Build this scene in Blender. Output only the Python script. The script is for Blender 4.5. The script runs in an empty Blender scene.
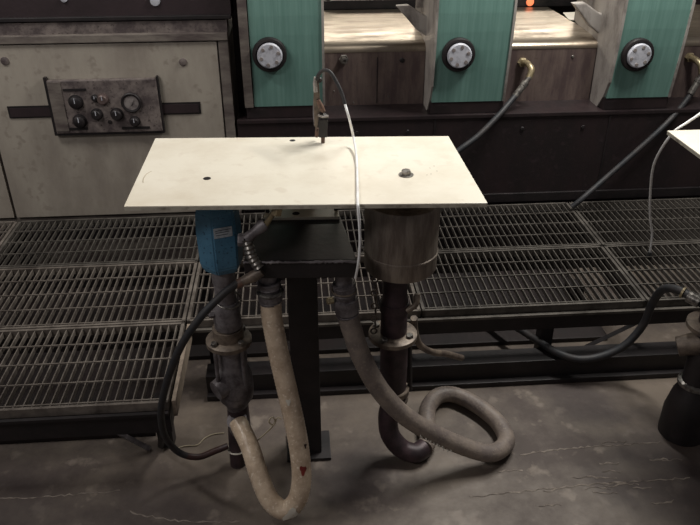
import bpy, bmesh, math, random
from mathutils import Vector, Matrix
random.seed(7)
scene = bpy.context.scene
C = scene.collection

# ------------------------------------------------------------------ camera
FPX, PITCH, YAW, CAMZ = 720.0, math.radians(29.8), math.radians(4.5), 1.75
cam_data = bpy.data.cameras.new('camera')
cam = bpy.data.objects.new('camera', cam_data)
C.objects.link(cam)
cam.location = (0, 0, CAMZ)
cam.rotation_euler = (math.pi/2 - PITCH, 0, -YAW)
cam_data.sensor_width = 36
cam_data.lens = FPX/700*36
cam_data.clip_start = 0.02
scene.camera = cam

# ------------------------------------------------------------------ world, lamps, exposure
world = bpy.data.worlds.new('world')
scene.world = world
world.use_nodes = True
bg = world.node_tree.nodes['Background']
bg.inputs[0].default_value = (0.98, 0.93, 0.95, 1)
bg.inputs[1].default_value = 0.07
scene.view_settings.view_transform = 'Standard'
scene.view_settings.look = 'None'
scene.view_settings.exposure = 0.3
scene.view_settings.gamma = 1
scene.view_settings.use_curve_mapping = False

def lamp(name, loc, target, size, energy, color):
    d = bpy.data.lights.new(name, 'AREA')
    d.shape = 'RECTANGLE'
    d.size, d.size_y = size
    d.energy = energy
    d.color = color
    o = bpy.data.objects.new(name, d)
    C.objects.link(o)
    o.location = loc
    v = Vector(target) - Vector(loc)
    o.rotation_euler = v.to_track_quat('-Z', 'Y').to_euler()
    return o
lamp('overhead_lamp', (1.35, 2.6, 2.75), (0.75, 2.2, 0), (1.3, 0.16), 58, (1, 0.975, 0.92))
lamp('highlight_strip', (0.7, 5.2, 1.72), (0.7, 3.4, 1.0), (3.6, 0.12), 22, (1, 0.91, 0.77))  # added strip light for the highlight along the steel cover tops
lamp('aisle_lamp', (-2.1, 0.2, 2.8), (-0.3, 2.6, 0.6), (1.2, 0.4), 17, (1, 0.95, 0.93))

lamp('left_lamp', (-1.7, 2.0, 3.0), (-1.2, 2.7, 0.3), (1.2, 0.16), 20, (1, 0.97, 0.92))

# ------------------------------------------------------------------ helpers
_F = Vector((math.sin(YAW)*math.cos(PITCH), math.cos(YAW)*math.cos(PITCH), -math.sin(PITCH)))
_R = Vector((math.cos(YAW), -math.sin(YAW), 0))
_U = _R.cross(_F)
def P(px, py, X=None, Y=None, Z=None):
    "measured point of the photograph at a known plane of the room"
    d = _F + _R*((px-350)/FPX) + _U*((262.5-py)/FPX)
    if Z is not None: t = (Z-CAMZ)/d.z
    elif Y is not None: t = Y/d.y
    else: t = X/d.x
    return Vector((t*d.x, t*d.y, CAMZ+t*d.z))

def lin(h):
    h = h.lstrip('#')
    v = [int(h[i:i+2], 16)/255 for i in (0, 2, 4)]
    return tuple(c/12.92 if c <= .04045 else ((c+.055)/1.055)**2.4 for c in v) + (1,)

def mat(name, base, dirt=None, amount=.5, scale=6, rough=.6, metal=0, bump=.15, bscale=60,
        streak=None, fine=None, spec=.5, aniso=0, rough2=None):
    m = bpy.data.materials.new(name)
    m.use_nodes = True
    nt = m.node_tree
    N, L = nt.nodes, nt.links
    b = N['Principled BSDF']
    b.inputs['Base Color'].default_value = lin(base)
    b.inputs['Roughness'].default_value = rough
    b.inputs['Metallic'].default_value = metal
    b.inputs['Specular IOR Level'].default_value = spec
    b.inputs['Anisotropic'].default_value = aniso
    tc = N.new('ShaderNodeTexCoord')
    src = tc.outputs['Object']
    if streak:
        mp = N.new('ShaderNodeMapping')
        mp.inputs['Scale'].default_value = streak
        L.new(src, mp.inputs[0])
        ssrc = mp.outputs[0]
    else:
        ssrc = src
    if dirt:
        n = N.new('ShaderNodeTexNoise')
        n.inputs['Scale'].default_value = scale
        n.inputs['Detail'].default_value = 8
        n.inputs['Roughness'].default_value = .68
        L.new(ssrc, n.inputs['Vector'])
        r = N.new('ShaderNodeValToRGB')
        c = .5 + (0.5-amount)*.35
        r.color_ramp.elements[0].position = max(0, c-.11)
        r.color_ramp.elements[1].position = min(1, c+.11)
        L.new(n.outputs['Fac'], r.inputs[0])
        mx = N.new('ShaderNodeMix'); mx.data_type = 'RGBA'
        mx.inputs[6].default_value = lin(base)
        mx.inputs[7].default_value = lin(dirt)
        L.new(r.outputs[0], mx.inputs[0])
        out = mx.outputs[2]
        if fine:
            n2 = N.new('ShaderNodeTexNoise')
            n2.inputs['Scale'].default_value = scale*7
            n2.inputs['Detail'].default_value = 6
            L.new(src, n2.inputs['Vector'])
            r2 = N.new('ShaderNodeValToRGB')
            r2.color_ramp.elements[0].position = .58
            r2.color_ramp.elements[1].position = .68
            L.new(n2.outputs['Fac'], r2.inputs[0])
            m2 = N.new('ShaderNodeMix'); m2.data_type = 'RGBA'
            L.new(out, m2.inputs[6])
            m2.inputs[7].default_value = lin(fine)
            L.new(r2.outputs[0], m2.inputs[0])
            out = m2.outputs[2]
        L.new(out, b.inputs['Base Color'])
        if rough2 is not None:
            mr = N.new('ShaderNodeMapRange')
            mr.inputs['To Min'].default_value = rough
            mr.inputs['To Max'].default_value = rough2
            L.new(r.outputs[0], mr.inputs[0])
            L.new(mr.outputs[0], b.inputs['Roughness'])
    if bump:
        n3 = N.new('ShaderNodeTexNoise')
        n3.inputs['Scale'].default_value = bscale
        n3.inputs['Detail'].default_value = 5
        L.new(src, n3.inputs['Vector'])
        bp = N.new('ShaderNodeBump')
        bp.inputs['Strength'].default_value = bump
        bp.inputs['Distance'].default_value = .004
        L.new(n3.outputs['Fac'], bp.inputs['Height'])
        L.new(bp.outputs[0], b.inputs['Normal'])
    return m

M = dict(
    plate = mat('white_plate', '#e6dfcf', '#d6ccb9', .3, 3, .34, bump=.04, bscale=30, fine='#dcd3c2'),
    plate_edge = mat('plate_edge', '#b9b3a4', '#6d6257', .3, 20, .5),
    cabinet = mat('cabinet_paint', '#a39b8f', '#8b8278', .45, 4, .55, streak=(1, 1, .35), fine='#90877c', bump=.08),
    cabinet_dark = mat('cabinet_trim', '#7b736b', '#4f4543', .5, 7, .6, streak=(.5, 1, 2)),
    panel = mat('panel_plate', '#7d736e', '#4f4646', .5, 14, .45, fine='#453c3b'),
    black = mat('black_iron', '#171415', '#241e1f', .5, 12, .5),
    deep = mat('dark_wall', '#221c1d', '#2e2526', .45, 5, .45, streak=(1.2, 1, .5), fine='#2f2628', rough2=.3),
    upper = mat('upper_fascia', '#33272a', '#2a2022', .5, 5, .5),
    green = mat('green_enamel', '#71958c', '#63877e', .5, 9, .38, streak=(6, 1, .25), bump=.04),
    green_grey = mat('grey_side_plate', '#a39d97', '#6d6662', .35, 9, .5, streak=(1, 1, .6)),
    steel = mat('worn_steel', '#a89c8c', '#857869', .45, 10, .28, metal=.9, streak=(.4, 1.5, 1), bump=.05, rough2=.45),
    steel_face = mat('steel_face', '#7a6b64', '#5a4c4b', .5, 7, .42, metal=.35, streak=(2.5, 1, .5), bump=.08, fine='#6a5a55'),
    cap = mat('cap_plastic', '#b9bac2', '#8f8f96', .3, 40, .5),
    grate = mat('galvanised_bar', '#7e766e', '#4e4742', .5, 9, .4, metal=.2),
    grate_shaded = mat('shaded_bar', '#65605a', '#3f3b37', .5, 9, .4, metal=.2),  # darker copy of the bar tone, rear-row shade put into the colour
    beige = mat('beige_strip', '#8f8172', '#5c4f46', .4, 14, .6),
    floor = mat('concrete', '#71665b', '#4c423d', .5, 1.8, .45, fine='#786d63', bump=.3, bscale=35, rough2=.7),
    blue = mat('blue_paint', '#4f7f9b', '#3f6b86', .4, 14, .4, fine='#2b4a60', bump=.1),
    can = mat('steel_can', '#978d82', '#6c6159', .45, 9, .4, metal=.5, streak=(3, 3, .5), bump=.1),
    pipe = mat('grey_pipe', '#7f7a7c', '#4b4446', .5, 18, .5, metal=.3, bump=.3),
    pipe_dark = mat('brown_pipe', '#463539', '#2d2427', .5, 16, .5, metal=.2, bump=.3),
    flange = mat('flange_metal', '#7d7063', '#4d433d', .45, 22, .5, metal=.3, bump=.3),
    tan = mat('tan_hose', '#cdb9a1', '#a8927c', .42, 14, .28, fine='#ddcdb9', bump=.35, bscale=120),
    greyhose = mat('grey_hose', '#867a70', '#6b615c', .5, 18, .5, fine='#857a6f', bump=.35, bscale=120),
    rubber = mat('black_rubber', '#202226', '#332e2d', .4, 20, .6),
    rubber_brown = mat('brown_rubber', '#3d2420', '#2a1c1c', .4, 20, .45),
    white = mat('white_cable', '#f2f2f2', '#dcd8d4', .3, 30, .4),
    brass = mat('brass', '#a39576', '#6f6350', .4, 40, .4, metal=.5),
    fitting = mat('fitting_metal', '#8f8b85', '#4e4a48', .45, 60, .35, metal=.7, bump=.3),
    rust = mat('rusty_orange', '#6f5344', '#4c3b33', .5, 60, .6),
    sticker = mat('sticker', '#b5bcc2', '#8b9298', .4, 60, .5),
    ink = mat('ink_print', '#39424c'),
    red = mat('red_ink', '#7e2a24', '#5c1d1b', .4, 30, .4),
    dark_red = mat('dark_red_paint', '#3b1c22', '#241a1d', .5, 10, .4),
    underlay = mat('shade_dark', '#221716', '#181212', .5, 5, .6),  # near-black tone, shade under the gratings put into the colour
    wall = mat('factory_wall', '#9a9085', '#7c7268', .5, 2, .8),
    string = mat('string', '#a89c86'),
    dial = mat('dial_face', '#8c8582', '#6a6262', .4, 40, .4),
    orange = mat('orange_lens', '#e2693f'),
    drip = mat('white_drips', '#c9c3b6'),
)
_nb = M['orange'].node_tree.nodes['Principled BSDF']
_nb.inputs['Emission Color'].default_value = lin('#ff8a5c')
_nb.inputs['Emission Strength'].default_value = .8

ORG = {}
def tag(o, label=None, cat=None, group=None, kind=None):
    if label: o['label'] = label
    if cat: o['category'] = cat
    if group: o['group'] = group
    if kind: o['kind'] = kind
    return o
def thing(name, loc, label, cat, group=None):
    o = bpy.data.objects.new(name, None)
    o.empty_display_size = .05
    C.objects.link(o)
    o.location = loc
    ORG[o] = Vector(loc)
    return tag(o, label, cat, group)
def obj(name, bm, m, parent=None, origin=None, smooth=False, label=None):
    if parent is not None: org = ORG[parent]
    else: org = Vector(origin) if origin else Vector((0, 0, 0))
    bmesh.ops.recalc_face_normals(bm, faces=bm.faces)
    bmesh.ops.translate(bm, verts=bm.verts, vec=-org)
    me = bpy.data.meshes.new(name)
    bm.to_mesh(me); bm.free()
    me.materials.append(m)
    if smooth:
        for p in me.polygons: p.use_smooth = True
        me.set_sharp_from_angle(angle=math.radians(40))
    o = bpy.data.objects.new(name, me)
    C.objects.link(o)
    if parent is not None: o.parent = parent
    else: o.location = org
    ORG[o] = org
    if label: o['label'] = label
    return o

def bx(x0, x1, y0, y1, z0, z1, bev=0, bm=None):
    bm = bm or bmesh.new()
    t = bmesh.new()
    bmesh.ops.create_cube(t, size=1)
    for v in t.verts:
        v.co = Vector((x0+(v.co.x+.5)*(x1-x0), y0+(v.co.y+.5)*(y1-y0), z0+(v.co.z+.5)*(z1-z0)))
    if bev:
        bmesh.ops.bevel(t, geom=t.edges[:], offset=bev, segments=2, affect='EDGES', profile=.6)
    merge(bm, t)
    return bm
def merge(bm, t):
    mp = {}
    for v in t.verts: mp[v] = bm.verts.new(v.co)
    for f in t.faces:
        try: bm.faces.new([mp[v] for v in f.verts])
        except ValueError: pass
    t.free()
def frame_of(d):
    d = d.normalized()
    a = Vector((0, 0, 1)) if abs(d.z) < .9 else Vector((1, 0, 0))
    u = d.cross(a).normalized()
    return u, d.cross(u).normalized()
def catmull(pts, n):
    pts = [Vector(p) for p in pts]
    q = [pts[0]*2-pts[1]] + pts + [pts[-1]*2-pts[-2]]
    out = []
    for i in range(1, len(q)-2):
        a, b, c, d = q[i-1:i+3]
        for k in range(n):
            t = k/n
            out.append(.5*((2*b)+(c-a)*t+(2*a-5*b+4*c-d)*t*t+(3*b-a-3*c+d)*t**3))
    out.append(pts[-1])
    return out
def tube(pts, r, seg=12, bm=None, closed=False, cap=True, rib=0, ribn=1):
    bm = bm or bmesh.new()
    pts = [Vector(p) for p in pts]
    rings = []
    u = None
    n = len(pts)
    for i, p in enumerate(pts):
        if closed: d = pts[(i+1) % n]-pts[i-1]
        else: d = pts[min(i+1, n-1)]-pts[max(i-1, 0)]
        d.normalize()
        if u is None: u, w = frame_of(d)
        else:
            u = (u-d*u.dot(d)).normalized()
            w = d.cross(u)
        rr = r[i] if isinstance(r, (list, tuple)) else r
        if rib and i % 2: rr *= 1-rib
        rings.append([bm.verts.new(p+(u*math.cos(a)+w*math.sin(a))*rr) for a in [2*math.pi*k/seg for k in range(seg)]])
    for i in range(n if closed else n-1):
        A, B = rings[i], rings[(i+1) % n]
        for k in range(seg):
            bm.faces.new((A[k], A[(k+1) % seg], B[(k+1) % seg], B[k]))
    if cap and not closed:
        bm.faces.new(rings[0]); bm.faces.new(rings[-1])
    return bm
def resample(pts, step):
    L = [0]
    for a, b in zip(pts, pts[1:]): L.append(L[-1]+(b-a).length)
    n = max(2, int(L[-1]/step))
    out, j = [], 0
    for i in range(n+1):
        s = L[-1]*i/n
        while j < len(L)-2 and L[j+1] < s: j += 1
        t = (s-L[j])/max(1e-9, L[j+1]-L[j])
        out.append(pts[j].lerp(pts[j+1], min(1, t)))
    return out
def hose(pts, r, step=.006, seg=16, rib=.05, n=10):
    return tube(resample(catmull(pts, n), step), r, seg, rib=rib)
def wire(pts, r, seg=8, n=8):
    return tube(catmull(pts, n), r, seg)
def lathe(c, prof, axis=(0, 0, 1), seg=32, bm=None):
    "prof: list of (radius, height along the axis from c)"
    bm = bm or bmesh.new()
    c = Vector(c); ax = Vector(axis).normalized()
    u, w = frame_of(ax)
    rings = []
    for r, h in prof:
        if r < 1e-6: rings.append([bm.verts.new(c+ax*h)])
        else: rings.append([bm.verts.new(c+ax*h+(u*math.cos(a)+w*math.sin(a))*r) for a in [2*math.pi*k/seg for k in range(seg)]])
    for A, B in zip(rings, rings[1:]):
        for k in range(seg):
            k2 = (k+1) % seg
            if len(A) == 1 and len(B) == 1: continue
            if len(A) == 1: bm.faces.new((A[0], B[k2], B[k]))
            elif len(B) == 1: bm.faces.new((A[k], A[k2], B[0]))
            else: bm.faces.new((A[k], A[k2], B[k2], B[k]))
    if len(rings[0]) > 1: bm.faces.new(rings[0])
    if len(rings[-1]) > 1: bm.faces.new(rings[-1])
    return bm
def ring(c, axis, R, r, seg=24, bm=None, rs=8):
    c = Vector(c); u, w = frame_of(Vector(axis))
    return tube([c+(u*math.cos(a)+w*math.sin(a))*R for a in [2*math.pi*k/seg for k in range(seg)]], r, rs, bm, closed=True)
def prism(poly, axis, a0, a1, bm=None, bev=0):
    "extrude a 2D outline along an axis: 'x' -> poly is (y,z); 'y' -> (x,z); 'z' -> (x,y)"
    bm = bm or bmesh.new()
    def v3(p, a): return {'x': (a, p[0], p[1]), 'y': (p[0], a, p[1]), 'z': (p[0], p[1], a)}[axis]
    t = bmesh.new()
    A = [t.verts.new(v3(p, a0)) for p in poly]; B = [t.verts.new(v3(p, a1)) for p in poly]
    t.faces.new(A); t.faces.new(B)
    for i in range(len(poly)):
        j = (i+1) % len(poly)
        t.faces.new((A[i], A[j], B[j], B[i]))
    bmesh.ops.recalc_face_normals(t, faces=t.faces)
    if bev: bmesh.ops.bevel(t, geom=t.edges[:], offset=bev, segments=2, affect='EDGES', profile=.6)
    merge(bm, t)
    return bm
def nut(c, axis, r, h, bm=None):
    return lathe(c, [(r, 0), (r, h*.8), (r*.85, h)], axis, 6, bm)

# ------------------------------------------------------------------ room
def struct(name, bm, m):
    o = obj(name, bm, m); o['kind'] = 'structure'; return o
def dark_patches(m, spots):
    nt = m.node_tree; N, L = nt.nodes, nt.links
    b = N['Principled BSDF']
    tc = N.new('ShaderNodeTexCoord')
    no = N.new('ShaderNodeTexNoise'); no.inputs['Scale'].default_value = 3.5; no.inputs['Detail'].default_value = 7
    L.new(tc.outputs['Object'], no.inputs['Vector'])
    col = b.inputs['Base Color'].links[0].from_socket
    for (x, y, rad, f) in spots:
        d = N.new('ShaderNodeVectorMath'); d.operation = 'DISTANCE'; d.inputs[1].default_value = (x, y, 0)
        L.new(tc.outputs['Object'], d.inputs[0])
        a = N.new('ShaderNodeMath'); a.operation = 'MULTIPLY_ADD'; a.inputs[1].default_value = rad*2.2; 
        L.new(no.outputs['Fac'], a.inputs[0]); L.new(d.outputs['Value'], a.inputs[2])
        mr = N.new('ShaderNodeMapRange')
        mr.inputs['From Min'].default_value = rad*1.6; mr.inputs['From Max'].default_value = rad*2.2
        mr.inputs['To Min'].default_value = f; mr.inputs['To Max'].default_value = 0
        L.new(a.outputs[0], mr.inputs[0])
        mx = N.new('ShaderNodeMix'); mx.data_type = 'RGBA'; mx.inputs[7].default_value = lin('#2e2325')
        L.new(mr.outputs[0], mx.inputs[0]); L.new(col, mx.inputs[6])
        col = mx.outputs[2]
    L.new(col, b.inputs['Base Color'])
dark_patches(M['floor'], [(1.02, 1.98, .16, .6), (1.25, 1.55, .3, .7), (.17, 1.66, .17, .6), (-1.0, 1.62, .3, .5), (-.45, 1.55, .22, .5)])  # irregular dark patches on the concrete, one of them an oil stain at right
struct('floor', bx(-4, 5, -2, 7, -.1, 0), M['floor'])
struct('wall_back', bx(-4, 5, 6.0, 6.1, 0, 3.4), M['wall'])

# ------------------------------------------------------------------ machine: base wall and ledge
WY = 3.05
CX1_ = P(233, 90, Y=WY).x+.006
t = thing('machine_plinth', (0.8, 3.1, 0), 'long dark grimy steel base wall of the machine behind the walkway', 'machine base')
obj('front_plate', bx(CX1_, 2.6, WY, WY+.12, .0, .715), M['deep'], t)
obj('ledge', bx(CX1_, 2.6, WY-.008, WY+.2, .715, .733, .003), M['deep'], t)
obj('leak_plate', bx(CX1_, -.213, WY+.16, WY+.18, .733, 1.7), M['upper'], t)  # added plate that blocks lamp light between cabinet and column
obj('kick_strip', bx(CX1_, 2.6, WY-.012, WY, .30, .345, .003), M['black'], t)
for x in (.62, 1.42, 2.2):
    obj('panel_seam', bx(x-.004, x+.004, WY-.004, WY, .345, .71), M['black'], t)
for x in (.27, .5, 1.02, 1.3):
    obj('bolt', nut((x, WY, .66), (0, -1, 0), .009, .006), M['black'], t)

# steel covers between the columns
def cover(x0, x1, label):
    t = thing('steel_cover', ((x0+x1)/2, 3.22, .733), label, 'machine cover', 'steel covers between the green columns')
    front = prism([(3.22, .733), (3.22, .972), (3.26, .972), (3.26, .733)], 'x', x0, x1)
    obj('front_face', front, M['steel_face'], t)
    top = prism([(3.2185, .972), (3.2188, .979), (3.223, .989), (3.231, .997), (3.245, 1.003), (3.30, 1.009), (3.36, 1.0142), (3.43, 1.017), (3.50, 1.018),
                 (3.60, 1.018), (3.95, 1.018), (3.95, .972)], 'x', x0, x1)
    obj('top_sheet', top, M['steel'], t, smooth=True)
    return t
c0 = cover(.132, .592, 'steel cover between the first and second green columns, plain plugged hole')
obj('plug', lathe((.487, 3.22, .934), [(.011, 0), (.011, .004), (.007, .006)], (0, -1, 0), 16), M['black'], c0)
obj('seam', bx(.375, .378, 3.217, 3.22, .74, .95), M['black'], c0)
for x, z in ((.18, .80), (.43, .77), (.27, .745)): obj('rivet', lathe((x, 3.22, z), [(.004, 0), (.002, .003)], (0, -1, 0), 10), M['fitting'], c0)
c1 = cover(.925, 1.378, 'steel cover between the second and third green columns, brass elbow on it')
obj('plug', lathe((1.27, 3.22, .935), [(.007, 0), (.005, .004)], (0, -1, 0), 12), M['fitting'], c1)
c2 = cover(1.682, 2.3, 'steel cover right of the last green column at the photo edge')
# pipe stub on first cover
t = thing('pipe_fitting', (.23, 3.22, .945), 'small threaded pipe stub poking out of the first steel cover', 'pipe fitting')
p = P(344, 60, Y=3.2)
t.location = (p.x, 3.22, p.z); ORG[t] = Vector((p.x, 3.22, p.z))
obj('nut', nut((p.x, 3.22, p.z), (0, -1, 0), .021, .012), M['fitting'], t)
obj('stub', lathe((p.x, 3.208, p.z), [(.012, 0), (.012, .02), (.014, .021), (.014, .03), (.008, .031), (.008, .02)], (0, -1, 0), 16), M['fitting'], t, smooth=True)

# green columns
def column(x0, x1, lw, label, arm):
    t = thing('machine_column', ((x0+x1)/2, WY+.1, .733), label, 'machine column')
    zt = 1.55
    def outline(off):
        pts = [(WY+.012+off, .788)]
        for i in range(0, 11):
            z = .788+(zt-.788)*i/10
            pts.append((WY+.006+off-.03*math.sin(math.pi*(i/10)*.9), z))
        return pts
    fo = outline(0)
    face = fo + [(WY+.5, zt), (WY+.5, 1.05), (WY+.165, 1.0), (WY+.165, .80)]
    obj('front_panel', prism(face, 'x', x0+lw, x1-.010), M['green'], t, smooth=False)
    so = outline(-.012)
    if arm == 0: side = [(WY+.165, .80)] + so + [(WY+.5, zt), (WY+.5, 1.03), (WY+.165, .97)]
    else:
        tip = [P(px, py, X=1.378) for px, py in ((588.5, 107), (591, 109.5), (597, 106), (603, 96), (608, 84))]
        side = [(v.y, v.z) for v in tip] + so[2:] + [(WY+.5, zt), (WY+.5, 1.03), (WY+.165, .97)]
    if lw > .02:
        obj('side_plate', prism(side, 'x', x0, x0+lw-.004), M['cabinet_dark'], t)
    else:
        obj('side_plate', prism(side, 'x', x0, x0+lw), M['green_grey'], t)
    so2 = outline(-.006)
    side2 = [(WY+.165, .79)] + so2 + [(WY+.5, zt), (WY+.5, 1.03), (WY+.165, 1.0)]
    obj('side_plate', prism(side2, 'x', x1-.010, x1), M['green_grey'], t)
    obj('foot', bx(x0+.004, x1, WY+.01, WY+.165, .733, .788, .004), M['deep'], t)
    obj('leak_block', bx(x0+.001, x1-.001, WY+.16, WY+.6, .734, 1.0), M['deep'], t)  # added block behind the column, stops lamp light leaking past it
    return t
COLS = [(-.213, .132, .040, 'leftmost green machine column, beside the beige cabinet'),
        (.592, .925, .008, 'middle green machine column, behind the tabletop\'s right end'),
        (1.378, 1.682, .012, 'rightmost green machine column, near the photo edge')]
CAPX = (-.094, .709, 1.501)
CAPZ = (1.013, .998, .983)
for i, (x0, x1, lw, lab) in enumerate(COLS):
    t = column(x0, x1, lw, lab, i)
    p = P((270, 460, 640)[i], 55, Y=WY-.05)
    c = Vector((p.x-.002, WY-.024, p.z-.004))
    rg = obj('cap_ring', lathe(c, [(.071, 0), (.071, .012), (.067, .020), (.058, .022), (.054, .016), (.0, .016)], (0, -1, 0), 36), M['black'], t, smooth=True)
    bm = lathe(c+Vector((.001, -.012, 0)), [(.052, 0), (.052, .014), (.047, .019), (.0, .020)], (0, -1, 0), 32)
    cap = obj('cap', bm, M['cap'], t, smooth=True)
    bm = bmesh.new()
    for k in range(6):
        a = k*math.pi/3+.3
        lathe(c+Vector((.001+.037*math.cos(a), -.0315, .037*math.sin(a))), [(.008, 0), (.007, .002), (0, .002)], (0, -1, 0), 12, bm)
    o = obj('cap_dimples', bm, M['dial'], cap); 
    if i:   # grey arm reaching back above the steel cover
        web = [P(px, py, Y=WY+.20) for px, py in ((572, 3), (584, 2), (599, 13), (606, 12), (612, 44), (603, 46), (600, 35), (588, 25))]
        obj('side_arm', prism([(v.x-.786*(2-i), v.z) for v in web], 'y', WY+.18, WY+.225, bev=.006), M['green_grey'], t)
        D = P((423, 595)[i-1], (3, 5)[i-1], Y=WY+.3)
        obj('arm_gusset', bx(D.x-.03, D.x+.03, D.y, D.y+.012, D.z-.02, D.z+.09, .003), M['green_grey'], t)

# rollers and parts above the covers
def roller(x0, x1, label, m):
    t = thing('roller', ((x0+x1)/2, 4.12, 1.02), label, 'roller')
    obj('drum', lathe((x0, 4.14, 1.105), [(.02, 0), (.055, .001), (.06, .02), (.06, x1-x0-.02), (.055, x1-x0)], (1, 0, 0), 32), m, t, smooth=True)
    obj('trough', prism([(3.97, 1.018), (3.97, 1.06), (3.985, 1.06), (3.985, 1.03), (4.3, 1.03), (4.3, 1.018)], 'x', x0-.05, x1+.05), M['black'], t)
    for x in (x0-.03, x1+.01):
        obj('bracket', bx(x, x+.02, 4.03, 4.25, 1.03, 1.18, .004), M['black'], t)
    return t
roller(.22, .68, 'dark red roller above the first steel cover at the top edge', M['dark_red'])
r2 = roller(1.22, 1.66, 'black roller above the second steel cover at the top edge', M['black'])
t = thing('indicator_light', P(530, 2, Y=3.97), 'small glowing orange light above the second steel cover', 'light')
c = P(530, 2, Y=3.97)
obj('housing', lathe(c+Vector((0, .02, 0)), [(.03, 0), (.03, .02), (.025, .022)], (0, -1, 0), 20), M['black'], t, smooth=True)
obj('lens', lathe(c, [(.022, 0), (.018, .010), (0, .014)], (0, -1, 0), 20), M['orange'], t, smooth=True)
a, b_, c_, d_ = P(563, 13, Z=1.02), P(583, 12, Z=1.02), P(590, 21, Z=1.02), P(569, 20, Z=1.02)
bm = prism([(v.x, v.y) for v in (a, b_, c_, d_)], 'z', 1.0185, 1.0225)
tag(obj('paper_card', bm, M['plate'], origin=(a.x, a.y, 1.02)), 'pale card lying on the second steel cover by the arm', 'card')
t = thing('machine_housing', (.8, 4.35, 0), 'black machine housing behind the rollers above the steel covers', 'machine housing')
obj('rear_plate', bx(-.2, 2.8, 4.34, 4.5, 0, 1.03), M['upper'], t)
obj('rear_rail', bx(-.2, 2.8, 4.31, 4.34, 1.0, 1.04, .004), M['black'], t)

# ------------------------------------------------------------------ control cabinet
CX1 = P(232, 90, Y=WY).x
DX1 = P(221, 92, Y=WY).x
t = thing('control_cabinet', (-1.1, WY+.2, 0), 'beige metal machine cabinet with dirty control panel behind the walkway', 'cabinet')
obj('body', bx(-2.3, CX1, WY+.02, WY+.7, 0, 1.07), M['cabinet_dark'], t)
sx = P(9, 190, Y=WY).x
dr = obj('door', bx(sx+.004, DX1, WY, WY+.02, .30, 1.068, .002), M['cabinet'], t)
obj('door', bx(-2.28, sx-.008, WY, WY+.02, .30, 1.068, .002), M['cabinet'], t)
obj('frame_post', bx(DX1+.006, CX1, WY-.004, WY+.02, .0, 1.07, .003), M['cabinet_dark'], t)
obj('top_rail', bx(-2.3, CX1, WY-.012, WY+.05, 1.074, 1.105, .003), M['cabinet_dark'], t)
obj('top_ledge', bx(-2.3, CX1, WY+.015, WY+.1, 1.105, 1.15), M['panel'], t)
obj('upper_fascia', bx(-2.3, CX1+.02, WY+.02, WY+.7, 1.16, 1.7), M['upper'], t)
obj('fascia_lip', bx(-2.3, CX1+.02, WY+.005, WY+.03, 1.155, 1.172, .003), M['black'], t)
for px, py, r in ((155, 1, .020), (64, -1, .013)):
    c = P(px, py, Y=WY+.02)
    obj('fascia_button', lathe((c.x, WY+.02, c.z), [(r, 0), (r*.9, .008), (0, .011)], (0, -1, 0), 20), M['cap'], t, smooth=True)
for px, py in ((5, 61), (183, 62)):
    c = P(px, py, Y=WY)
    s = obj('screw', lathe((c.x, WY, c.z), [(.017, 0), (.016, .005), (.009, .007), (0, .007)], (0, -1, 0), 20), M['panel'], dr, smooth=True)
# slotted rail
za, zb = P(100, 105, Y=WY).z, P(100, 115, Y=WY).z
obj('rail', bx(P(8, 110, Y=WY).x, P(201, 110, Y=WY).x, WY-.004, WY, zb-.004, za+.004), M['black'], t)
obj('rail', bx(P(10, 110, Y=WY).x, P(199, 110, Y=WY).x, WY-.007, WY-.004, zb+.002, za-.004), M['upper'], t)
# control panel
p0, p1 = P(57, 134, Y=WY-.03), P(163, 134, Y=WY-.03)
ptop = P(100, 80, Y=WY-.03).z
cp = obj('control_panel', bx(p0.x, p1.x, WY-.03, WY-.003, p0.z, ptop, .004), M['panel'], t)
bm = bx(p0.x-.012, p1.x+.008, WY-.024, WY-.004, p0.z-.010, p0.z)
bx(p0.x-.012, p0.x, WY-.024, WY-.004, p0.z, ptop+.012, bm=bm); bx(p1.x, p1.x+.008, WY-.024, WY-.004, p0.z, ptop+.008, bm=bm)
obj('panel_gasket', bm, M['black'], cp)
bm = bx(p0.x+.002, p0.x+.055, WY-.034, WY-.030, p0.z+.012, ptop-.006)
obj('panel_hinge', bm, M['cabinet_dark'], cp)
PY = WY-.03
def knob(px, py, r, d=.02, m='black'):
    c = P(px, py, Y=PY)
    o = obj('knob', lathe((c.x, PY, c.z), [(r*1.15, 0), (r*1.15, .003), (r*.95, .004), (r*.9, d), (r*.75, d+.003), (0, d+.003)], (0, -1, 0), 20), M[m], t, smooth=True)
    obj('knob_mark', bx(c.x-.0015, c.x+.0015, PY-d-.005, PY-d-.003, c.z, c.z+r*.8), M['cap'], o)
for a in ((76, 102, .027), (80, 121, .026), (97, 114, .022), (117, 114, .024), (135, 121, .020)): knob(*a)
knob(103, 99, .022, .018, 'steel_face'); knob(95, 98, .014, .012)
c = P(110, 122, Y=PY); obj('panel_hole', lathe((c.x, PY, c.z), [(.009, 0), (.009, .002), (0, .002)], (0, -1, 0), 14), M['black'], cp)
c = P(131.5, 102, Y=PY)
g = obj('gauge', lathe((c.x, PY, c.z), [(.042, 0), (.042, .012), (.038, .015), (.031, .013), (.031, .009)], (0, -1, 0), 32), M['black'], t, smooth=True)
obj('dial', lathe((c.x, PY-.009, c.z), [(.031, 0), (0, .001)], (0, -1, 0), 28), M['dial'], g)
bm = prism([(c.x-.002, c.z-.014), (c.x+.017, c.z+.016), (c.x+.003, c.z-.012)], 'y', PY-.0125, PY-.011); obj('needle', bm, M['black'], g)
for pa, pb, py in ((65, 88, 129), (122, 150, 128), (63, 86, 90)):
    A, B = P(pa, py, Y=PY), P(pb, py, Y=PY)
    obj('label_strip', bx(A.x, B.x, PY-.003, PY, A.z-.005, A.z+.005), M['black'], cp)

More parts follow.
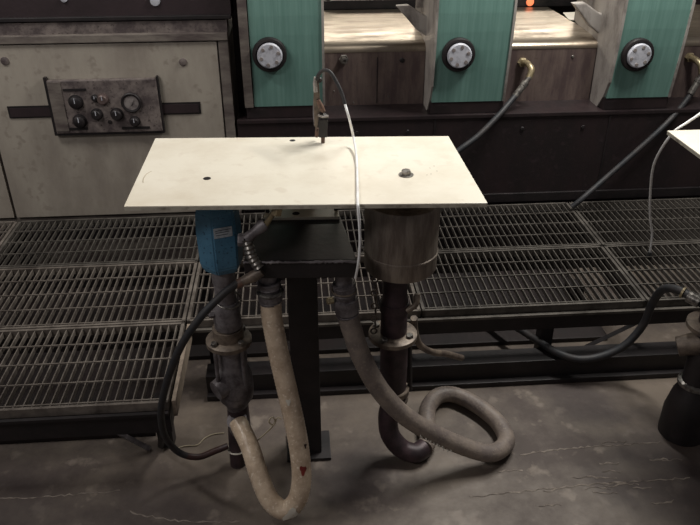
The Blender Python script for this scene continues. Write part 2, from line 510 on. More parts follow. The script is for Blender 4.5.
# ------------------------------------------------------------------ walkway gratings
GZ = .30
XS = [-2.105, -1.26, -.415, .43, 1.275, 2.12]
YS = [1.715, 2.148, 2.583, 3.018]
proto = {}
def grating(ix, iy, m, label):
    x0, x1, y0, y1 = XS[ix]+.003, XS[ix+1]-.003, YS[iy]+.003, YS[iy+1]-.003
    t = thing('grating_panel', (x0, y0, GZ-.03), label, 'floor grating', 'steel gratings of the walkway')
    W, D = x1-x0, y1-y0
    key = (m, round(D, 3))
    O = Vector((x0, y0, GZ-.03))
    if key not in proto:
        d = {}
        ORG['tmp'] = Vector((0, 0, 0))
        for nm, bm in (('band_x', bx(0, W, 0, .010, 0, .031)), ('band_y', bx(0, .011, 0, D, 0, .031)),
                       ('bearing_bar', bx(-.0019, .0019, .006, D-.006, .011, .028)),
                       ('cross_rod', bx(.006, W-.006, -.0023, .0023, .025, .0305))):
            me = bpy.data.meshes.new(nm); bm.to_mesh(me); bm.free(); me.materials.append(M[m]); d[nm] = me
        proto[key] = d
    d = proto[key]
    def put(nm, me, loc):
        o = bpy.data.objects.new(nm, me); C.objects.link(o); o.parent = t; o.location = loc
    put('edge_band', d['band_x'], (0, 0, 0)); put('edge_band', d['band_x'], (0, D-.010, 0))
    put('edge_band', d['band_y'], (0, 0, 0)); put('edge_band', d['band_y'], (W-.011, 0, 0))
    n = 31
    for k in range(1, n): put('bearing_bar', d['bearing_bar'], (W*k/n, 0, random.uniform(-.0006, .0004)))
    for k in range(4): put('cross_rod', d['cross_rod'], (0, D*(.04, .28, .52, .76)[k] if k else D*.045, random.uniform(-.0004, .0003)))
names = {(0, 2): 'outermost left grating against the cabinet, mostly outside the photo',
         (1, 0): 'grating of the front row, nearest the viewer at lower left',
         (1, 1): 'grating at left in the middle row, behind the front one',
         (1, 2): 'shade-darkened grating at left lying against the beige cabinet',
         (2, 1): 'grating under the white tabletop behind the pumps, front of two',
         (2, 2): 'grating hidden mostly by the white tabletop, against the machine wall',
         (3, 1): 'front grating right of the steel can pump, below the tabletop corner',
         (3, 2): 'rear grating against the dark machine wall right of the tabletop',
         (4, 1): 'front grating at the far right under the hanging white cable',
         (4, 2): 'rear grating at the far right against the dark machine wall',
         (0, 1): 'outermost left grating of the middle row, mostly outside the photo'}
for (ix, iy), lab in names.items():
    if ix == 0: continue
    grating(ix, iy, 'grate' if ix <= 2 and iy < 2 else 'grate_shaded', lab)
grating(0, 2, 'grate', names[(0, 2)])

for nm, a, lab in (('shade_underlay', (-2.1, 1.245, 2.32, 2.995, 0, .02), 'added shade-dark tray on the floor below the rear gratings'),
                   ('shade_underlay', (-2.1, -.52, 1.90, 2.31, 0, .02), 'added shade-dark tray below the left gratings')):
    tag(obj(nm, bx(*a, .003), M['underlay'], origin=(a[0], a[2], 0)), lab, 'underlay')  # added sheets that darken the floor seen through the gratings, like shade
t = thing('walkway_frame', (0, 2.3, 0), 'dark steel support frame under the walkway gratings with legs', 'support frame')
def beam(nm, a, m='black', bev=.002, lab=None): return obj(nm, bx(*a, bev), M[m], t, label=lab)
beam('front_beam', (-.415, 2.13, 2.150, 2.165, .195, .268))
beam('front_beam', (-2.1, -.418, 1.719, 1.734, .18, .268))
obj('front_lip', bx(-2.1, -.418, 1.700, 1.712, .262, .272), M['black'], t)
obj('front_lip', bx(-.40, 2.12, 2.132, 2.146, .262, .272), M['grate_shaded'], t)
beam('side_beam', (-.432, -.418, 1.735, 3.0, .19, .268))
obj('side_strip', bx(-.409, -.397, 1.73, 2.14, .235, .296), M['beige'], t, label='beige strip along the open side')
for x in (.42, 1.265): beam('cross_beam', (x, x+.02, 2.166, 3.0, .20, .268))
beam('cross_beam', (-1.27, -1.25, 1.735, 3.0, .20, .268))
for y in (2.583,):
    beam('rear_beam', (-2.1, 2.12, y-.01, y+.01, .20, .268))
beam('rear_beam', (-2.1, -.433, 2.14, 2.156, .20, .268))
beam('rear_beam', (-2.1, 2.12, 3.0, 3.016, .20, .268))
beam('ground_beam', (-.36, 1.62, 2.09, 2.17, .0, .095))
beam('ground_lip', (-.36, 1.62, 2.066, 2.09, .0, .022), 'black')
beam('ground_beam', (1.18, 1.24, 2.60, 2.68, 0, .08))
for x, y in ((-.35, 2.18), (.90, 2.18), (1.68, 2.18), (-1.25, 1.84), (-.50, 1.84), (-.45, 2.7), (.42, 2.9), (1.27, 2.9), (-1.25, 2.9), (2.05, 2.2), (-2.0, 1.84), (-2.0, 2.9)):
    beam('leg', (x, x+.05, y, y+.05, 0, .20))
def bar(nm, a, b, r, m, seg=8): return obj(nm, tube([a, b], r, seg), M[m], t)
bar('brace', (1.30, 2.19, .19), (1.02, 2.19, .03), .011, 'black', 4)
bar('brace', (-.66, 1.80, .16), (-.53, 1.83, .01), .010, 'pipe', 4)
bar('brace', (-.45, 1.745, .19), (-.49, 1.83, .02), .012, 'black', 4)

# ------------------------------------------------------------------ pump station
TZ = 1.0
t = thing('pump_stand', (0.02, 1.80, 0), 'tall pump stand with a rectangular white tabletop and black box below it', 'pump stand')
STAND = t
cor = [(-.423, 1.622), (.462, 1.572), (.460, 2.050), (-.421, 2.100)]
tt = obj('tabletop', prism(cor, 'z', TZ-.004, TZ, bev=.0015), M['plate'], t)
def hollow(c, d):   # folded skirt under the sheet
    cx = sum(p[0] for p in c)/4; cy = sum(p[1] for p in c)/4
    return [(p[0]+(d if p[0] < cx else -d), p[1]+(d if p[1] < cy else -d)) for p in c]
inn = hollow(cor, .004); i2 = hollow(cor, .0005)
bm = bmesh.new()
for k in range(4):
    j = (k+1) % 4
    prism([i2[k], i2[j], inn[j], inn[k]], 'z', TZ-.012, TZ-.004, bm)
obj('folded_edge', bm, M['plate_edge'], tt)
for q, (px, py, r) in enumerate(((207, 178.5, .0105), (292.5, 140.5, .0085))):
    c = P(px, py, Z=TZ)
    obj('hole', lathe((c.x, c.y, TZ+.0002), [(r, 0), (r*.9, .0006), (0, .0006)], seg=24), M['black'], tt)
c = P(406, 175, Z=TZ)
o = obj('bolt', lathe((c.x, c.y, TZ), [(.020, 0), (.020, .002), (.016, .0025)], seg=24), M['fitting'], tt, smooth=True)
obj('bolt_head', nut((c.x, c.y, TZ+.0025), (0, 0, 1), .013, .012), M['fitting'], o)
bm = bmesh.new()
for px, py in ((430, 168), (434, 166), (431, 174), (427, 175), (437, 171)):
    c = P(px, py, Z=TZ); lathe((c.x, c.y, TZ), [(.0016, 0), (0, .0008)], seg=8, bm=bm)
obj('paint_specks', bm, M['rust'], tt)
# faint stains with their own shape
bm = bmesh.new()
c = P(152, 178, Z=TZ)
tube([c+Vector((.022*math.cos(a), .05*math.sin(a), -.0012)) for a in [2.0+k*.16 for k in range(12)]], .002, 6, bm)
obj('scratch', bm, mat('smudge', '#b9ad98'), tt)
# post, box, plate
obj('post', bx(-.043, .045, 1.765, 1.845, 0.012, .79, .004), M['black'], t)
obj('foot_plate', bx(-.07, .075, 1.74, 1.87, 0, .012, .002), M['black'], t)
obj('neck', bx(-.02, .05, 1.95, 2.0, .835, .978), M['black'], t)
BT = .829
bm = prism([(-.148, 1.632), (.146, 1.615), (.120, 1.87), (-.112, 1.88)], 'z', .775, BT, bev=.004)
box = obj('black_box', bm, M['black'], t)
bm = bmesh.new()
pts = [Vector((-.147+.293*k/60, 1.629-.017*k/60, BT-.003+random.uniform(-.0015, .0015))) for k in range(61)]
tube(pts, [.0035+random.uniform(-.001, .0012) for _ in pts], 6, bm)
obj('weld_seam', bm, M['pipe'], box, smooth=True)
obj('top_plate', prism([(-.102, 1.865), (.116, 1.855), (.112, 2.01), (-.09, 2.02)], 'z', BT-.002, BT+.008, bev=.001), M['plate'], t, label='pale mounting plate with holes')
bm = bmesh.new()
for px, py, r in ((296, 213.5, .011), (299, 208, .006), (316, 208, .007)):
    c = P(px, py, Z=BT+.008); lathe((c.x, c.y, BT+.008), [(r, 0), (r*.9, .0008), (0, .0008)], seg=20, bm=bm)
obj('plate_holes', bm, M['black'], t)
for px in (-.1, .12):
    obj('stay', tube([(px*.9, 1.9, BT), (px*1.0, 1.93, TZ-.004)], .006, 8), M['black'], t)
def coupling(px, py0, py1, Y, r):
    a, b = P(px[0], py0, Y=Y), P(px[1], py1, Y=Y)
    bm = tube([a+Vector((0, 0, .05)), a, a.lerp(b, .15), a.lerp(b, .16), a.lerp(b, .4), a.lerp(b, .41), a.lerp(b, .5), a.lerp(b, .51), a.lerp(b, .8), a.lerp(b, .81), b],
              [r*.8, r*.8, r*.8, r*1.08, r*1.08, r*.92, r*.92, r*1.14, r*1.14, r, r], 20)
    for k in range(5): ring(a.lerp(b, .2+.16*k), b-a, r*1.07, .0022, 20, bm, 6)
    return bm
o = obj('hose_coupling', coupling((268, 271), 276, 304, 1.665, .029), M['pipe'], t, smooth=True)
obj('clamp_band', ring(P(270, 291, Y=1.665), (0, 0, 1), .032, .006), M['fitting'], o, smooth=True)
o = obj('hose_coupling', coupling((343, 348), 276, 320, 1.665, .029), M['pipe'], t, smooth=True)
obj('clamp_band', ring(P(344, 290, Y=1.665), (0, 0, 1), .033, .003), M['flange'], o, smooth=True)
c = P(333, 300, Y=1.66)
obj('clamp_lug', nut(c, (-1, -.3, 0), .010, .018), M['brass'], o)

# blue pump
def pump_blue():
    cx, cy = -.217, 1.75
    t = thing('blue_pump', (cx, cy, 0), 'blue faceted motor pump on a grey flanged pipe under the tabletop\'s left side', 'pump')
    def ngon(r, z, n=8, rot=.20): return [Vector((cx+r*math.cos(a), cy+r*math.sin(a)*.9, z)) for a in [rot+2*math.pi*k/n for k in range(n)]]
    bm = bmesh.new()
    levels = [(.050, .742), (.062, .765), (.064, .87), (.060, .925), (.046, .945)]
    rings = [[bm.verts.new(v) for v in ngon(r, z, 6, math.radians(-100))] for r, z in levels]
    for A, B in zip(rings, rings[1:]):
        for k in range(6): bm.faces.new((A[k], A[(k+1) % 6], B[(k+1) % 6], B[k]))
    bm.faces.new(rings[0]); bm.faces.new(rings[-1])
    bmesh.ops.bevel(bm, geom=bm.edges[:], offset=.004, segments=2, affect='EDGES')
    mot = obj('motor_body', bm, M['blue'], t)
    obj('neck', lathe((cx, cy, .94), [(.044, 0), (.044, .038)]), M['blue'], t, smooth=True)
    # sticker on the front facet
    g = [Vector((cx+.064*math.cos(a), cy+.064*.9*math.sin(a), .87)) for a in (math.radians(-100), math.radians(-40))]
    g0 = [Vector((cx+.062*math.cos(a), cy+.062*.9*math.sin(a), .765)) for a in (math.radians(-100), math.radians(-40))]
    nrm = (g[1]-g[0]).cross(Vector((0, 0, 1))).normalized()
    if nrm.y > 0: nrm = -nrm
    def fp(u, v, off): return (g[0].lerp(g[1], u)).lerp(g0[0].lerp(g0[1], u), v)+nrm*off
    def quad(u0, u1, v0, v1, o0, o1):
        bm = bmesh.new()
        A = [bm.verts.new(fp(u, v, o0)) for u, v in ((u0, v0), (u1, v0), (u1, v1), (u0, v1))]
        B = [bm.verts.new(fp(u, v, o1)) for u, v in ((u0, v0), (u1, v0), (u1, v1), (u0, v1))]
        bm.faces.new(A); bm.faces.new(B)
        for k in range(4): bm.faces.new((A[k], A[(k+1) % 4], B[(k+1) % 4], B[k]))
        return bm
    s = obj('sticker', quad(.06, .84, -.22, .06, 0, .0012), M['sticker'], t)
    s.data.materials[0] = M['sticker']
    bm = bmesh.new()
    for v in (-.16, -.10, -.03): merge(bm, quad(.14, .62-(v), v, v+.015, .001, .0017))
    obj('sticker_print', bm, M['ink'], s)
    c = P(228, 300, Y=cy)
    obj('shaft', lathe((cx, cy, .60), [(.030, 0), (.030, .10), (.033, .101), (.033, .145)], seg=24), M['pipe'], t, smooth=True)
    col = obj('collar', lathe((cx-.001, cy, .545), [(.036, 0), (.040, .005), (.040, .035), (.037, .05), (.037, .085), (.034, .09)], seg=28), M['pipe'], t, smooth=True)
    bm = ring((cx+.006, cy, .640), (.18, -.25, 1), .037, .003)
    obj('collar_rim', bm, M['fitting'], col, smooth=True)
    obj('collar_lug', nut((cx-.036, cy-.01, .60), (-1, -.3, 0), .012, .016), M['pipe'], col)
    obj('flange', lathe((cx-.003, cy, .488), [(.06, 0), (.067, .003), (.067, .016), (.06, .020), (.045, .022), (.045, .056)], seg=36), M['flange'], t, smooth=True)
    for k in range(4):
        a = math.pi/4+k*math.pi/2
        q = (cx-.003+.055*math.cos(a), cy+.055*math.sin(a))
        r_ = obj('tie_rod', tube([(q[0], q[1], .36), (q[0], q[1], .515)], .006, 8), M['pipe'], t)
        obj('nut', nut((q[0], q[1], .510), (0, 0, 1), .010, .009), M['fitting'], r_)
    obj('pump_bowl', lathe((cx+.002, cy, .23), [(.03, 0), (.036, .03), (.052, .055), (.056, .09), (.054, .14), (.046, .165), (.040, .19), (.040, .26)], seg=32), M['pipe'], t, smooth=True)
    obj('side_boss', tube([(cx-.02, cy-.02, .35), (cx-.052, cy-.045, .345)], [.035, .030], 18), M['pipe'], t, smooth=True)
    obj('suction_pipe', tube([(cx+.004, cy, .26), (cx+.002, cy, .16), (cx-.010, cy, .12), (cx-.014, cy, .0)], [.033, .036, .027, .026], 20), M['pipe_dark'], t, smooth=True)
    e = P(237, 420, Y=1.71)
    obj('elbow', tube(catmull([(cx+.002, cy, .19), (cx+.006, cy-.02, .17), e], 5), .032, 18), M['pipe'], t, smooth=True)
    obj('pipe_band', ring((cx-.013, cy, .065), (0, .1, 1), .028, .003), M['drip'], t, smooth=True)
    return t
BP = pump_blue()

# steel can pump
cx, cy = .281, 1.755
t = thing('can_pump', (cx, cy, 0), 'steel can pump on a dark brown flanged pipe under the tabletop\'s right side', 'pump')
obj('can', lathe((cx, cy, .722), [(.088, 0), (.100, .004), (.1025, .010), (.1025, .052), (.105, .054), (.105, .060), (.1025, .062), (.1035, .200), (.100, .208), (.095, .210)], seg=48), M['can'], t, smooth=True)
obj('neck', lathe((cx, cy, .93), [(.06, 0), (.06, .048)], seg=32), M['can'], t, smooth=True)
obj('shaft', lathe((cx-.012, cy, .49), [(.040, 0), (.040, .12), (.036, .13), (.036, .235)], seg=24), M['pipe_dark'], t, smooth=True)
cl = obj('clamp', lathe((cx-.012, cy, .575), [(.041, 0), (.044, .002), (.044, .03), (.041, .032)], seg=28), M['pipe_dark'], t, smooth=True)
obj('clamp_lug', tube(catmull([(cx+.02, cy-.03, .59), (cx+.045, cy-.03, .61), (cx+.05, cy-.02, .64)], 4), .009, 10), M['flange'], cl, smooth=True)
fl = obj('flange', lathe((cx-.014, cy, .478), [(.066, 0), (.073, .003), (.073, .016), (.066, .019), (.044, .020)], seg=40), M['flange'], t, smooth=True)
for k in range(4):
    a = -.6+k*math.pi/2
    q = (cx-.014+.056*math.cos(a), cy+.056*math.sin(a), .496)
    obj('nut', nut(q, (0, 0, 1), .011, .011), M['fitting'], fl)
bm = bmesh.new()
for k in range(9):   # chain hanging beside the shaft
    z = .70-.022*k
    ring((cx-.075+.004*(k % 2), cy-.03, z), (1, 0, 0) if k % 2 else (0, 1, 0), .009, .0025, 10, bm, 6)
ch = obj('chain', bm, M['flange'], t, smooth=True)
obj('lower_pipe', lathe((cx-.008, cy, .27), [(.042, 0), (.042, .21)], seg=28), M['pipe_dark'], t, smooth=True)
bd = obj('pipe_band', lathe((cx-.004, cy, .262), [(.045, 0), (.048, .003), (.048, .02), (.045, .023)], seg=28), M['flange'], t, smooth=True)
obj('pipe_band', lathe((cx-.004, cy, .232), [(.043, 0), (.046, .003), (.046, .014), (.043, .017)], seg=28), M['flange'], t, smooth=True)
obj('bottom_pipe', lathe((cx-.002, cy, .19), [(.036, 0), (.036, .08)], seg=24), M['pipe_dark'], t, smooth=True)
for a in (.2, 2.4): obj('foot_rod', tube([(cx+.04*math.cos(a), cy+.04*math.sin(a), .47), (cx+.05*math.cos(a), cy+.04*math.sin(a), .26)], .007, 8), M['black'], t)

# ------------------------------------------------------------------ hoses of the station
t = thing('suction_hose', P(284, 514, Z=.035), 'thick pale tan wrapped hose looping down to the floor from the black box', 'hose')
tp = [P(271, 302, Y=1.665), P(272, 318, Y=1.655), P(278, 350, Y=1.63), P(286, 385, Y=1.60), P(295, 425, Y=1.565), P(300, 455, Y=1.54), P(301.5, 480, Y=1.515),
      P(297, 500, Y=1.500), P(285, 510, Y=1.497), P(270, 500, Y=1.520), P(259, 475, Y=1.57), P(250, 447, Y=1.63), P(238, 422, Y=1.71)]
obj('hose_body', hose(tp, .0295, .005, 18, .035), M['tan'], t, smooth=True)
path = resample(catmull(tp, 10), .012)
def blot(pc, r, d, m, parent, nm='ink_stain'):
    # thin raised patch hugging the hose at path point pc, on the side facing direction d
    i = min(range(len(path)), key=lambda k: (path[k]-pc).length)
    ax = (path[min(i+2, len(path)-1)]-path[i-2]).normalized()
    d = Vector(d); d = (d-ax*d.dot(ax)).normalized(); w = ax.cross(d)
    bm = bmesh.new(); vs = []
    n = 14
    for k in range(n):
        a = 2*math.pi*k/n
        rr = r*(1+.3*math.sin(3*a+1))
        u, v = rr*1.6*math.cos(a), rr*math.sin(a)
        th = v/.0295
        vs.append(bm.verts.new(path[i]+ax*u+(d*math.cos(th)+w*math.sin(th))*.0302))
    c0 = bm.verts.new(path[i]+d*.0306)
    for k in range(n): bm.faces.new((vs[k], vs[(k+1) % n], c0))
    return obj(nm, bm, M[m], parent, smooth=True)
blot(P(298, 465, Y=1.53), .009, (.2, -1, .6), 'red', t)
blot(P(303, 443, Y=1.55), .0045, (.8, -.8, .4), 'rubber_brown', t)
blot(P(289, 398, Y=1.59), .006, (-.1, -1, .5), 'drip', t)
blot(P(293, 508, Y=1.499), .016, (.3, -1, .3), 'drip', t)

t = thing('discharge_hose', P(505, 440, Z=.04), 'thick grey hose looping over the floor at right of the stand', 'hose')
hp = [P(348, 316, Y=1.66), P(352, 330, Y=1.655), P(362, 358, Y=1.645), P(380, 390, Y=1.645), P(405, 416, Y=1.65), P(435, 434, Y=1.665), P(468, 448, Z=.085), P(492, 453, Z=.05),
      P(506, 442, Z=.034), P(499, 424, Z=.03), P(478, 406, Z=.032), P(455, 395, Z=.034), P(438, 396, Z=.036), P(428, 408, Z=.034), P(427, 424, Z=.03), P(428, 440, Z=.03), P(424, 448, Z=.034)]
ep = [P(424, 448, Z=.034), P(415, 453, Z=.034), P(401, 448, Z=.05), P(390, 434, Z=.10), P(388, 416, Z=.165), P(391, 403, Z=.21)]
obj('pipe_elbow', tube(catmull(ep, 6), .032, 18), M['pipe_dark'], t, smooth=True, label='reddish brown elbow at the hose end')
obj('hose_body', hose(hp, .0295, .005, 18, .035), M['greyhose'], t, smooth=True)
bm = bmesh.new()
i_path = resample(catmull(hp, 10), .012)
mid = P(434, 434, Y=1.665)
for k, q in enumerate(i_path):
    if (q-mid).length < .07 and k < len(i_path)*.5:
        lathe(q+Vector((random.uniform(-.005, .005), -.022, -.015+random.uniform(-.006, .005))), [(random.uniform(.002, .005), 0), (.0015, .009), (0, .010)], (random.uniform(-.3, .3), -.8, -.5), 8, bm)
obj('paint_drips', bm, M['drip'], t)

# black hose with fittings from blue pump side
t = thing('air_hose', P(200, 458, Z=.02), 'thin black hose curving from grey elbow fittings down to the blue pump\'s foot', 'hose')
ap = [P(238, 283, Y=1.62), P(222, 295, Y=1.60), P(200, 318, Y=1.58), P(180, 348, Y=1.58), P(166, 385, Y=1.60), P(161, 415, Y=1.63), P(166, 438, Y=1.68), P(180, 453, Y=1.70), P(198, 457, Y=1.712), P(215, 451, Y=1.73), P(228, 446, Y=1.74)]
L_ = catmull(ap, 8)
obj('hose_body', tube(L_[:60], .0105, 12), M['rubber'], t, smooth=True)
obj('hose_end', tube(L_[59:], .0105, 12), M['rubber_brown'], t, smooth=True, label='reddish brown lower end')
obj('red_ferrule', tube([P(243, 281, Y=1.622), P(236, 285, Y=1.62)], .0125, 14), M['rust'], t, smooth=True)
w = [P(262, 271, Y=1.62), P(254, 276, Y=1.62), P(243, 281, Y=1.622)]
obj('swivel', tube(w, [.013, .016, .0125], 14), M['flange'], t, smooth=True)
w = [P(246, 239, Y=1.64), P(249, 247, Y=1.635), P(252, 257, Y=1.63), P(259, 268, Y=1.62)]
obj('wrapped_pipe', hose(w, .015, .006, 14, .2), M['fitting'], t, smooth=True)
w = [P(266, 223, Y=1.645), P(262, 226, Y=1.645), P(255, 232, Y=1.645), P(246, 239, Y=1.64)]
obj('elbow', tube(w, [.014, .017, .013, .015], 14), M['pipe'], t, smooth=True)
obj('elbow_nut', nut(P(244, 240, Y=1.645), (-1, 0, .1), .017, .016), M['pipe'], t)
w = [P(266, 225, Y=1.64), P(270, 218, Y=1.635), P(275, 211, Y=1.63)]
obj('copper_tube', tube(w, .0075, 10), M['brass'], t, smooth=True)
bf = obj('brass_fitting', nut(P(276, 214, Y=1.62), (.25, 0, 1), .0145, .022), M['brass'], t)

# ------------------------------------------------------------------ gun and white cable on the tabletop
c = P(320, 143, Z=TZ)
t = thing('hose_clamp', (c.x, c.y, TZ), 'rusty clamp tool standing upright on the white tabletop\'s rear edge', 'clamp')
GY = c.y
def q(px, py, dy=0): return P(px, py, Y=GY+dy)
obj('prong', tube([q(316.5, 137, .02), q(317, 128, .02)], .0052, 8), M['rust'], t)
f = q(323, 145); f.z = TZ+.0005
obj('prong', tube([f, q(323, 134)], .0058, 8), M['rust'], t)
bm = prism([(q(318, 127).x, q(320, 127).z), (q(327.5, 127).x, q(320, 127).z), (q(328, 116).x, q(320, 116).z), (q(320, 112).x, q(320, 112).z), (q(318.5, 118).x, q(320, 118).z)], 'y', GY-.012, GY+.014, bev=.002)
bm2 = prism([(q(319, 136).x, q(320, 136).z), (q(327, 136).x, q(320, 136).z), (q(327.5, 118).x, q(320, 118).z), (q(319, 118).x, q(320, 118).z)], 'y', GY-.015, GY+.012, bm, bev=.002)
obj('body', bm, M['black'], t)
obj('body_cap', tube([q(318, 115, -.01), q(323, 117, -.012), q(328.5, 116, -.01)], .0035, 8), M['green_grey'], t)
bm = prism([(q(314.5, 126).x, q(320, 126).z), (q(317, 130).x, q(320, 130).z), (q(319, 118).x, q(320, 118).z), (q(325, 112).x, q(320, 112).z), (q(320, 99).x, q(320, 99).z), (q(319, 82).x, q(320, 82).z), (q(316, 77).x, q(320, 77).z), (q(314, 78).x, q(320, 78).z), (q(313.5, 100).x, q(320, 100).z)], 'y', GY-.002, GY+.004, bev=.001)
obj('jaw_plate', bm, M['flange'], t)
obj('rust_joint', tube([q(318, 100, -.004), q(321, 107, -.006), q(324, 112, -.008)], [.006, .009, .006], 10), M['rust'], t, smooth=True)
obj('pale_tip', tube([q(315.5, 92, -.004), q(315, 84, -.004), q(315.3, 77, -.003)], [.006, .0065, .004], 10), M['green_grey'], t, smooth=True)
obj('dark_lever', tube([q(315, 125, .01), q(313.8, 112, .01), q(314.5, 98, .006)], .0035, 8), M['pipe'], t)
obj('pivot', lathe(q(319.5, 80, -.004), [(.008, 0), (.006, .006)], (0, -1, 0), 14), M['black'], t)

t = thing('white_cable', (q(357, 210).x, 1.58, TZ), 'thin white cable arching from the upright clamp across the tabletop and hanging in front', 'cable')
a1 = [q(317, 80, -.008), q(318.5, 75, -.01), q(323, 70.5, -.012), q(330, 72, -.02), (q(337, 83, -.03)), q(342, 94, -.04), q(345, 104, -.05)]
obj('sleeve', wire(a1, .0052, 10), M['rubber'], t, smooth=True)
T1 = lambda px, py: P(px, py, Z=TZ+.004)
w = [a1[-1], q(349, 118, -.07), P(353, 135, Y=1.99), P(355.5, 149, Y=1.93), T1(356.8, 163), T1(357.3, 180), T1(357.6, 196), T1(357.8, 203.5), P(358.2, 208.5, Y=1.572), P(359.5, 225, Y=1.57), P(360, 243, Y=1.575), P(358.5, 262, Y=1.58), P(355.5, 278, Y=1.60)]
obj('jacket', wire(w, .0036, 10), M['white'], t, smooth=True)
obj('cable_clip', nut(P(361, 247, Y=1.575), (1, 0, 0), .005, .008), M['fitting'], t)

# ------------------------------------------------------------------ hoses on the machine wall
def wall_hose(pts, label, fit):
    t = thing('machine_hose', pts[0], label, 'hose')
    t.location = fit[0]; ORG[t] = Vector(fit[0])
    obj('hose_body', wire(pts, .013, 12), M['rubber'], t, smooth=True)
    obj('brass_nut', nut(fit[0]+Vector((0, .0, 0)), (0, -1, 0), .022, .02), M['brass'], t)
    o = obj('brass_elbow', tube(catmull(fit, 5), .0145, 12), M['brass'], t, smooth=True)
    a, b = Vector(pts[0]), Vector(pts[0]).lerp(Vector(pts[1]), .35)
    d = (b-a).normalized()
    obj('crimp_sleeve', tube([a-d*.03, a, a+d*.002, a+d*.022, a+d*.024, a+d*.08], [.011, .011, .017, .017, .015, .015], 12), M['fitting'], t, smooth=True)
    return t
f1 = [P(522, 62, Y=3.22), P(528, 64, Y=3.17), P(531.5, 70, Y=3.14), P(529, 78, Y=3.13)]
wall_hose([P(526, 82, Y=3.12), P(516, 95, Y=3.10), P(499, 115, Y=3.03), P(478, 136, Y=2.98), P(458, 151, Y=2.95), P(436, 170, Y=2.93), P(420, 193, Y=2.93), P(418, 207, Y=2.93)],
          'black hose from the brass elbow on the second cover, going behind the tabletop', f1)
f2 = [P(689, 57, Y=3.22), P(696, 60, Y=3.17), P(701, 66, Y=3.14), P(702, 74, Y=3.13)]
wall_hose([P(700, 78, Y=3.12), P(688, 98, Y=3.10), P(668, 122, Y=3.03), P(640, 148, Y=3.0), P(607, 177, Y=2.97), P(583, 198, Y=2.93), P(572, 207, Y=2.93)],
          'black hose slanting down the dark wall at right onto the gratings', f2)

# ------------------------------------------------------------------ second station at the right edge
c2c = [(1.142, 1.62), (2.03, 1.575), (2.03, 2.05), (1.142, 2.045)]
t = thing('pump_stand', (1.60, 1.80, 0), 'second pump stand cut by the right edge, only a white tabletop corner in view', 'pump stand')
tt = obj('tabletop', prism(c2c, 'z', TZ-.004, TZ, bev=.0015), M['plate'], t)
inn = hollow(c2c, .004); i2 = hollow(c2c, .0005)
bm = bmesh.new()
for k in range(4):
    j = (k+1) % 4
    prism([i2[k], i2[j], inn[j], inn[k]], 'z', TZ-.012, TZ-.004, bm)
obj('folded_edge', bm, M['plate_edge'], tt)
obj('post', bx(1.56, 1.63, 1.765, 1.835, .012, .978, .004), M['black'], t)
obj('foot_plate', bx(1.44, 1.75, 1.68, 1.92, 0, .012, .002), M['black'], t)
obj('black_box', bx(1.47, 1.74, 1.62, 1.87, .725, BT, .004), M['black'], t)

fx = P(697, 350, Y=1.78); cx2, cy2 = fx.x+.028, 1.78
t = thing('pump_column', (cx2, cy2, 0), 'dark pump pipe with a tan flange at the right edge of the photo', 'pump')
obj('shaft', lathe((cx2, cy2, .46), [(.045, 0), (.045, .30), (.06, .31), (.06, .518)], seg=28), M['pipe_dark'], t, smooth=True)
obj('collar', lathe((cx2, cy2, .60), [(.05, 0), (.054, .004), (.054, .03), (.05, .034)], seg=28), M['fitting'], t, smooth=True)
obj('flange', lathe((cx2, cy2, .435), [(.07, 0), (.078, .003), (.078, .017), (.07, .02), (.046, .021)], seg=36), M['flange'], t, smooth=True)
obj('lower_pipe', lathe((cx2, cy2, .0), [(.075, 0), (.075, .10), (.062, .17), (.050, .20), (.045, .22), (.045, .44)], seg=32), M['black'], t, smooth=True)
obj('pipe_band', lathe((cx2, cy2, .208), [(.049, 0), (.056, .004), (.056, .016), (.049, .02)], seg=32), M['fitting'], t, smooth=True)
obj('side_boss', tube([(cx2-.02, cy2, .38), (cx2-.085, cy2+.02, .355)], [.04, .032], 18), M['flange'], t, smooth=True)

t = thing('return_hose', P(600, 358, Y=2.06), 'thick black hose sagging in front of the right gratings and under them', 'hose')
w = [P(706, 306, Y=1.86), P(690, 296, Y=1.90), P(675, 289, Y=1.96), P(662, 290, Y=2.02), P(652, 304, Y=2.06), P(643, 325, Y=2.07), P(625, 345, Y=2.07), P(602, 356, Y=2.07), P(578, 359, Y=2.075), P(556, 352, Y=2.11), P(535, 339, Y=2.20), P(512, 325, Y=2.31), P(490, 316, Y=2.42)]
obj('hose_body', wire(w, .0145, 14), M['rubber'], t, smooth=True)
obj('hose_ferrule', tube([P(700, 302, Y=1.87), P(688, 296, Y=1.90)], .021, 14), M['fitting'], t, smooth=True)
obj('clamp_band', tube([P(684, 293, Y=1.92), P(682, 292, Y=1.925)], .020, 14), M['brass'], t, smooth=True)

t = thing('white_cable', P(650, 250, Y=2.1), 'off-white cable hanging from the right tabletop corner to the gratings', 'cable')
w = [P(712, 103, Y=2.08), P(701, 113, Y=2.075), P(688, 122, Y=2.07), P(676, 130, Y=2.062), P(668, 139, Y=2.07), P(659, 153, Y=2.12), P(653, 168, Y=2.2), P(650.5, 190, Y=2.3), P(650, 215, Y=2.4), P(652, 235, Y=2.46), P(650, 252, Y=2.49)]
obj('jacket', wire(w, .0042, 10), M['white'], t, smooth=True)
obj('plug', tube([P(650, 252, Y=2.49), P(648.5, 257, Y=2.49), P(647, 262, Y=2.495)], [.008, .011, .011], 12), M['rubber'], t, smooth=True)

# small brown hose under the right platform
t = thing('drain_hose', P(440, 352, Y=2.0), 'short olive-brown hose from the can pump\'s flange towards the walkway frame', 'hose')
w = [P(414, 318, Y=1.86), P(415, 332, Y=1.88), P(420, 345, Y=1.91), P(432, 352, Y=1.95), P(447, 354, Y=2.0), P(462, 358, Y=2.03)]
obj('hose_body', wire(w, .0115, 12), M['flange'], t, smooth=True)

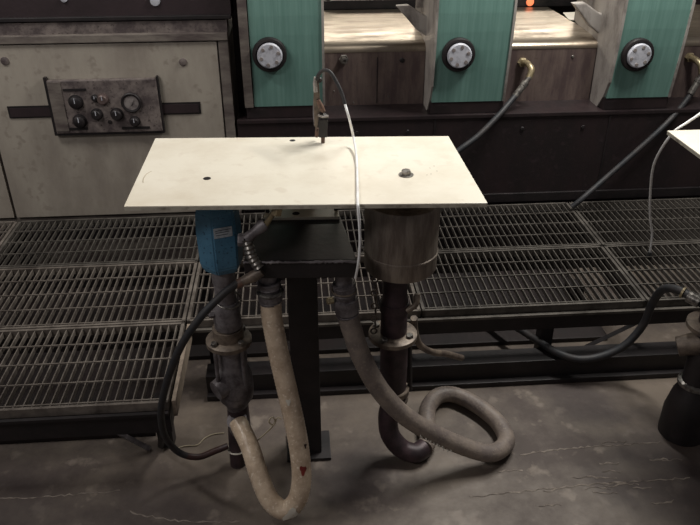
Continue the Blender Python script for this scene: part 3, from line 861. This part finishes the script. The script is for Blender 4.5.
# string on the floor and on the tan hose
t = thing('string', P(200, 440, Z=.003), 'frayed pale string trailing over the floor to the tan hose', 'string')
w = [P(172, 450, Z=.003), P(185, 446, Z=.003), P(197, 445, Z=.003), P(205, 438, Z=.003), P(214, 434, Z=.003), P(224, 433, Z=.003)]
obj('floor_strand', wire(w, .0022, 6), M['string'], t)
w = [P(258, 440, Y=1.66), P(266, 433, Y=1.63), P(272, 427, Y=1.60), P(275, 421, Y=1.58), P(272, 417, Y=1.58), P(269, 422, Y=1.58), P(274, 425, Y=1.58), P(277, 418, Y=1.58), P(281, 419, Y=1.575)]
obj('knotted_strand', wire(w, .0024, 6), M['string'], t)
# low light-coloured spill and floor cracks, with some painted light, are relief of the floor
bm = bmesh.new()
def pale_line(pts, r):
    w = [P(px, py, Z=.0) for px, py in pts]
    path_ = resample(catmull(w, 6), .012)
    prev = None
    for p_ in path_:
        j = Vector((0, random.uniform(-.004, .004), 0)); hw = r*random.uniform(.3, 1.3)
        a_ = bm.verts.new(p_+j+Vector((0, hw, .0008))); b2 = bm.verts.new(p_+j+Vector((0, -hw, .0008))); cc = bm.verts.new(p_+j+Vector((0, 0, .0022)))
        if prev: bm.faces.new((prev[0], a_, cc, prev[2])); bm.faces.new((prev[2], cc, b2, prev[1]))
        prev = (a_, b2, cc)
for k in range(20):  # pale crusts that also paint the wet sheen here
    x0_, y0_ = random.gauss(570, 65), random.gauss(475, 20)
    if x0_ < 690 and not (y0_ < 455 and x0_ < 530): pale_line([(x0_, y0_), (x0_+random.uniform(4, 14), y0_+random.uniform(-2, 1)), (x0_+random.uniform(16, 26), y0_+random.uniform(-3, 2))], random.uniform(.0012, .0035))
pale_line([(520, 455), (560, 449), (610, 446), (660, 442)], .003)
pale_line([(470, 497), (520, 492), (575, 486), (640, 481), (690, 478)], .003)
pale_line([(130, 512), (165, 519), (200, 522), (240, 522)], .003)
pale_line([(-10, 499), (40, 497), (80, 494), (120, 491)], .002)  # pale line painted along the edge of the left shadow
o = struct('floor_crust_and_light', bm, mat('crust_and_light', '#8d8277', '#6c625a', .5, 30, .7))
